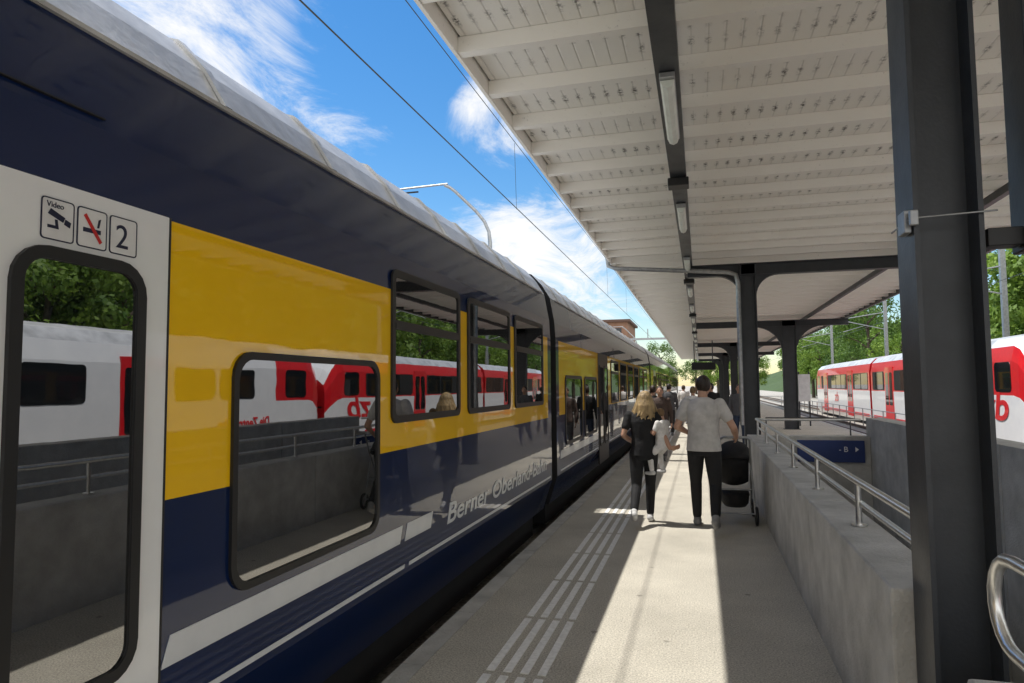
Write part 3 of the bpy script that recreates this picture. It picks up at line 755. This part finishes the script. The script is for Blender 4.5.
def person(loc,head_rot,s,label,pose,shirt,trous,hairc,hair='short',shoe=(.6,.6,.6),female=False,vox=.009,sleeve=.55):
    P_=dict(shl=(-.185,0,1.42),shr=(.185,0,1.42),ell=(-.25,-.02,1.13),elr=(.25,-.02,1.13),wrl=(-.26,.08,.88),wrr=(.26,.08,.88),
            hl=(-.09,0,.92),hr=(.09,0,.92),kl=(-.10,.12,.50),kr=(.10,-.02,.50),al=(-.10,.06,.09),ar=(.10,-.32,.16),hd=(0,.02,1.63))
    P_.update(pose); g=lambda k:V(P_[k])
    w=.9 if female else 1.0
    b=MB()
    b.loft([(0,0,.84,.11*w,.08),(0,0,.92,.15,.10),(0,0,1.05,.13*w,.09),(0,0,1.16,.14*w,.095),(0,0,1.30,.165*w,.11),(0,0,1.40,.17*w,.095),(0,0,1.455,.11,.075),(0,0,1.48,.06,.06)])
    b.chain([(0,-.005,1.43),(0,.005,1.56)],[.062,.052])
    hd=g('hd'); b.ell(hd,(.076,.092,.112),20,14); b.ell(hd+V((0,.035,-.055)),(.055,.058,.06),14,10)
    b.chain([hd+V((0,.088,.01)),hd+V((0,.105,-.022))],[.009,.015])
    b.ell(hd+V((0,.082,-.06)),(.024,.012,.010),10,6)
    for sx in (-1,1): b.ell(hd+V((sx*.078,-.005,-.01)),(.012,.02,.032),10,8)
    for sd_,S,E,W_ in ((-1,'shl','ell','wrl'),(1,'shr','elr','wrr')):
        b.chain([g(S),g(E),g(W_)],[.050*w,.040*w,.028]); b.chain([g(E),g(E).lerp(g(W_),.3),g(W_)],[.038*w,.041*w,.027])
        hand(b,g(W_),P_.get('hd'+('l' if sd_<0 else 'r'),tuple(g(W_)-g(E))),sd_)
    for S,K,A in (('hl','kl','al'),('hr','kr','ar')):
        b.chain([g(S),g(S).lerp(g(K),.4),g(K)],[.075,.072,.05]); b.chain([g(K),g(K).lerp(g(A),.3),g(A)],[.048,.05,.036])
        b.chain([g(A)+V((0,-.03,-.03)),g(A)+V((0,.12,-.05))],[.035,.028])
    me=remesh(b,vox,2,'person',[skin]); o=bpy.data.objects.new('person',me); COL.objects.link(o)
    o.location=loc; o.rotation_euler=(0,0,head_rot); o.scale=(s,s,s); o["label"]=label; o["category"]='person'
    def child(mb,name,m,it=2,v=None):
        r=remesh(mb,v or vox,it,name,[m]); c=bpy.data.objects.new(name,r); COL.objects.link(c); c.parent=o; return c
    q=MB(); bot=.89
    q.loft([(0,0,bot,.198*w,.148),(0,0,1.0,.185*w,.140),(0,.003,1.12,.172*w,.128),(0,0,1.24,.182*w,.132),(0,0,1.34,.196*w,.132),(0,0,1.41,.188*w,.114),(0,0,1.462,.135,.09),(0,-.005,1.495,.066,.066)])
    for S,E,W_ in (('shl','ell','wrl'),('shr','elr','wrr')):
        a=g(S); e_=g(E); 
        if sleeve<=1: q.chain([a,a.lerp(e_,sleeve)],[.068*w,.066*w])
        else: q.chain([a,e_,e_.lerp(g(W_),.95)],[.063*w,.052*w,.038])
    child(q,'shirt',shirt,3)
    q=MB(); q.loft([(0,0,.84,.165,.12),(0,0,.92,.183,.133),(0,0,.99,.172,.127),(0,0,1.03,.16,.115)])
    for S,K,A in (('hl','kl','al'),('hr','kr','ar')):
        f_=g(K).lerp(g(A),.9)
        q.chain([g(S),g(S).lerp(g(K),.4),g(K),g(K).lerp(g(A),.35),f_],[.102,.092,.068,.064,.052])
    child(q,'trousers',trous,2)
    sm=cloth('shoes',shoe)
    for A in ('al','ar'):
        q=MB(); a=g(A); up=(P_.get('toe'+A[1],-.05)); q.chain([a+V((0,-.04,-.035)),a+V((0,.07,up)),a+V((0,.15,up-.0))],[.046,.042,.034])
        q.ell(a+V((0,0,.0)),(.046,.05,.045),12,8)
        child(q,'shoe',sm,1)
    q=MB()
    if hair=='short':
        q.ell(hd+V((0,-.018,.022)),(.084,.094,.108),18,12); 
    else:
        q.ell(hd+V((0,-.02,.02)),(.105,.112,.120),18,12)
        for k in range(44):
            a=R(170+200*k/43); x=.085*math.cos(a); y=-.02+.095*math.sin(a); ln=random.uniform(.16,.29)
            q.chain([hd+V((x*.8,y*.8,.05)),hd+V((x*1.35,y*1.2,-.06)),hd+V((x*1.6+random.uniform(-.03,.03),y*1.25-.01,-ln*.75)),hd+V((x*1.5+random.uniform(-.05,.05),y*1.3-.02,-ln))],[.03,.026,.017,.007])
    hm=mat('hair',hairc,.5,c2=tuple(x*.4 for x in hairc),scale=26,stretch=(1,1,.15),bump=.8,bscale=50)
    child(q,'hair',hm,1,.007)
    for sx in (-1,1):
        q=MB(); q.ell(hd+V((sx*.03,.083,.012)),(.011,.008,.007),8,6)
        me2=q.mesh('eye'); addmats(me2,['ink']); c=bpy.data.objects.new('eye',me2); COL.objects.link(c); c.parent=o
    return o
beige=cloth('pale_grey_cotton',(.56,.54,.52)); blackc=cloth('black_cloth',(.012,.012,.014)); whitec=cloth('white_cotton',(.82,.80,.78)); greyc=cloth('grey_cloth',(.10,.10,.11)); denim=cloth('denim',(.04,.06,.11)); brownc=cloth('brown_cloth',(.09,.06,.05))
person((.02,8.45,0),R(-6),1.04,'man in pale grey t-shirt and black trousers pushing a pushchair',
  dict(ell=(-.29,-.03,1.16),wrl=(-.20,.20,1.08),hdl=(.2,1,-.1),elr=(.33,-.01,1.15),wrr=(.34,.24,1.03),hdr=(-.05,1,-.1),
       kl=(-.12,.20,.52),al=(-.12,.26,.085),kr=(.12,-.03,.50),ar=(.14,-.34,.20),toer=-.09,hd=(.01,.04,1.62)),
  beige,blackc,(.035,.02,.012),'short',(.25,.25,.25))
person((-.70,8.66,0),R(4),.935,'blonde woman in black top and trousers carrying a child',
  dict(ell=(-.26,-.06,1.16),wrl=(-.14,.16,1.05),hdl=(1,.6,0),elr=(.26,-.06,1.17),wrr=(.34,-.10,1.0),hdr=(1,.15,.1),
       kl=(-.10,-.04,.50),al=(-.13,-.36,.22),kr=(.08,.18,.51),ar=(.07,.20,.085),toel=-.09,hd=(.03,.05,1.61)),
  blackc,blackc,(.50,.35,.17),'long',(.7,.7,.7),female=True)
person((-.47,8.66,.44),R(62),.56,'small child in white clothes carried on the arm',
  dict(ell=(-.25,.06,1.2),wrl=(-.16,.26,1.30),elr=(.26,.08,1.22),wrr=(.16,.26,1.32),kl=(-.2,.20,.72),al=(-.22,.14,.38),kr=(.2,.20,.72),ar=(.22,.14,.38),hd=(0,.05,1.62)),
  whitec,whitec,(.30,.18,.08),'short',(.6,.6,.6))
bgp=[(-1.15,17.5,0,.97,blackc,denim,(.05,.03,.02),'person in dark jacket standing near the carriage door'),
     (-.9,16.0,180,.96,brownc,greyc,(.1,.05,.03),'person in brown top walking along the platform'),
     (-.2,19,0,.95,whitec,denim,(.3,.2,.1),'person in white top walking away'),
     (-1.0,23,0,1.0,greyc,blackc,(.03,.02,.02),'person in grey jacket by the train'),
     (.3,21,10,1.0,blackc,blackc,(.03,.02,.02),'person in black clothes on the platform'),
     (1.0,19.5,180,.98,greyc,denim,(.05,.03,.02),'person in grey top beside the columns'),
     (1.5,24,0,.97,blackc,blackc,(.02,.02,.02),'person in dark clothes waiting under the roof'),
     (-.7,30,0,.97,whitec,greyc,(.1,.06,.03),'person in pale top far along the platform')]
for x,y,rz,s,a,b_,h_,lab in bgp:
    person((x,y,0),R(rz),s,lab,dict(),a,b_,h_,'short',(.2,.2,.2),vox=.014,sleeve=1.5)
# pushchair
pc=empty('pushchair',(.38,9.1,0),'black folding pushchair with hood and shopping basket','pushchair')
PX,PY=.38,9.08
q=MB()
for s in (-1,1):
    q.tube([(PX+s*.17,PY-.36,1.04),(PX+s*.19,PY-.15,.72),(PX+s*.21,PY+.35,.12)],.012,8)
    q.tube([(PX+s*.19,PY-.15,.72),(PX+s*.22,PY-.25,.14)],.012,8)
q.tube([(PX-.17,PY-.36,1.04),(PX-.13,PY-.41,1.07),(PX+.13,PY-.41,1.07),(PX+.17,PY-.36,1.04)],.016,8)
q.tube([(PX-.22,PY-.25,.14),(PX+.22,PY-.25,.14)],.01,8)
q.tube([(PX-.205,PY-.2,.42),(PX+.205,PY-.2,.42)],.01,8)
part(q,'frame',['galv'],pc)
vs=[];fs=[]; prof=[(PY+.30,.44),(PY+.15,.42),(PY+.0,.45),(PY-.08,.55),(PY-.15,.70),(PY-.20,.84)]
for i,(yy,zz_) in enumerate(prof):
    for j in range(9):
        t_=-1+2*j/8; vs.append((PX+.17*t_*(1-.12*(i==0)),yy+.05*t_*t_,zz_+.04*t_*t_))
for i in range(5):
    for j in range(8): k=i*9+j; fs.append((k,k+1,k+10,k+9))
q=MB(); q.add(vs,fs,0,True); se=part(q,'seat',[blackc],pc); sm_=se.modifiers.new('s','SOLIDIFY'); sm_.thickness=.03
q=MB()
vs=[];fs=[];na,nb_=13,13
for i in range(na):
    a=R(0+160*i/(na-1)); fold=1+.025*(i%2)
    for j in range(nb_):
        b=R(-88+176*j/(nb_-1)); 
        vs.append((PX+.20*math.sin(b)*fold,PY-.04+.28*fold*math.cos(a)*math.cos(b)**.7,.72+.28*fold*math.sin(a)*max(.05,math.cos(b))**.6))
for i in range(na-1):
    for j in range(nb_-1): k=i*nb_+j; fs.append((k,k+1,k+nb_+1,k+nb_))
q.add(vs,fs,0,True); hd_=part(q,'hood',[blackc],pc); sm_=hd_.modifiers.new('s','SOLIDIFY'); sm_.thickness=.012
q=MB(); q.loft([(PX,PY-.02,.2,.13,.18),(PX,PY-.02,.24,.16,.22),(PX,PY-.02,.34,.175,.25),(PX,PY-.02,.37,.17,.24)]); part(q,'basket',[blackc],pc)
for sx,sy in ((-1,-.25),(1,-.25),(-1,.36),(1,.36)):
    q=MB(); c=V((PX+sx*.235,PY+sy,.115)); ps=[(c.x,c.y+.095*math.cos(t*math.pi/9),c.z+.095*math.sin(t*math.pi/9)) for t in range(19)]
    q.tube(ps,.02,8); wh=part(q,'wheel',['black'],pc)
    q=MB(); q.tube([(c.x-.012,c.y,c.z),(c.x+.012,c.y,c.z)],.03,12)
    for t in range(5):
        a=t*2*math.pi/5; q.tube([(c.x,c.y,c.z),(c.x,c.y+.085*math.cos(a),c.z+.085*math.sin(a))],.006,6)
    part(q,'hub',['galv'],wh)
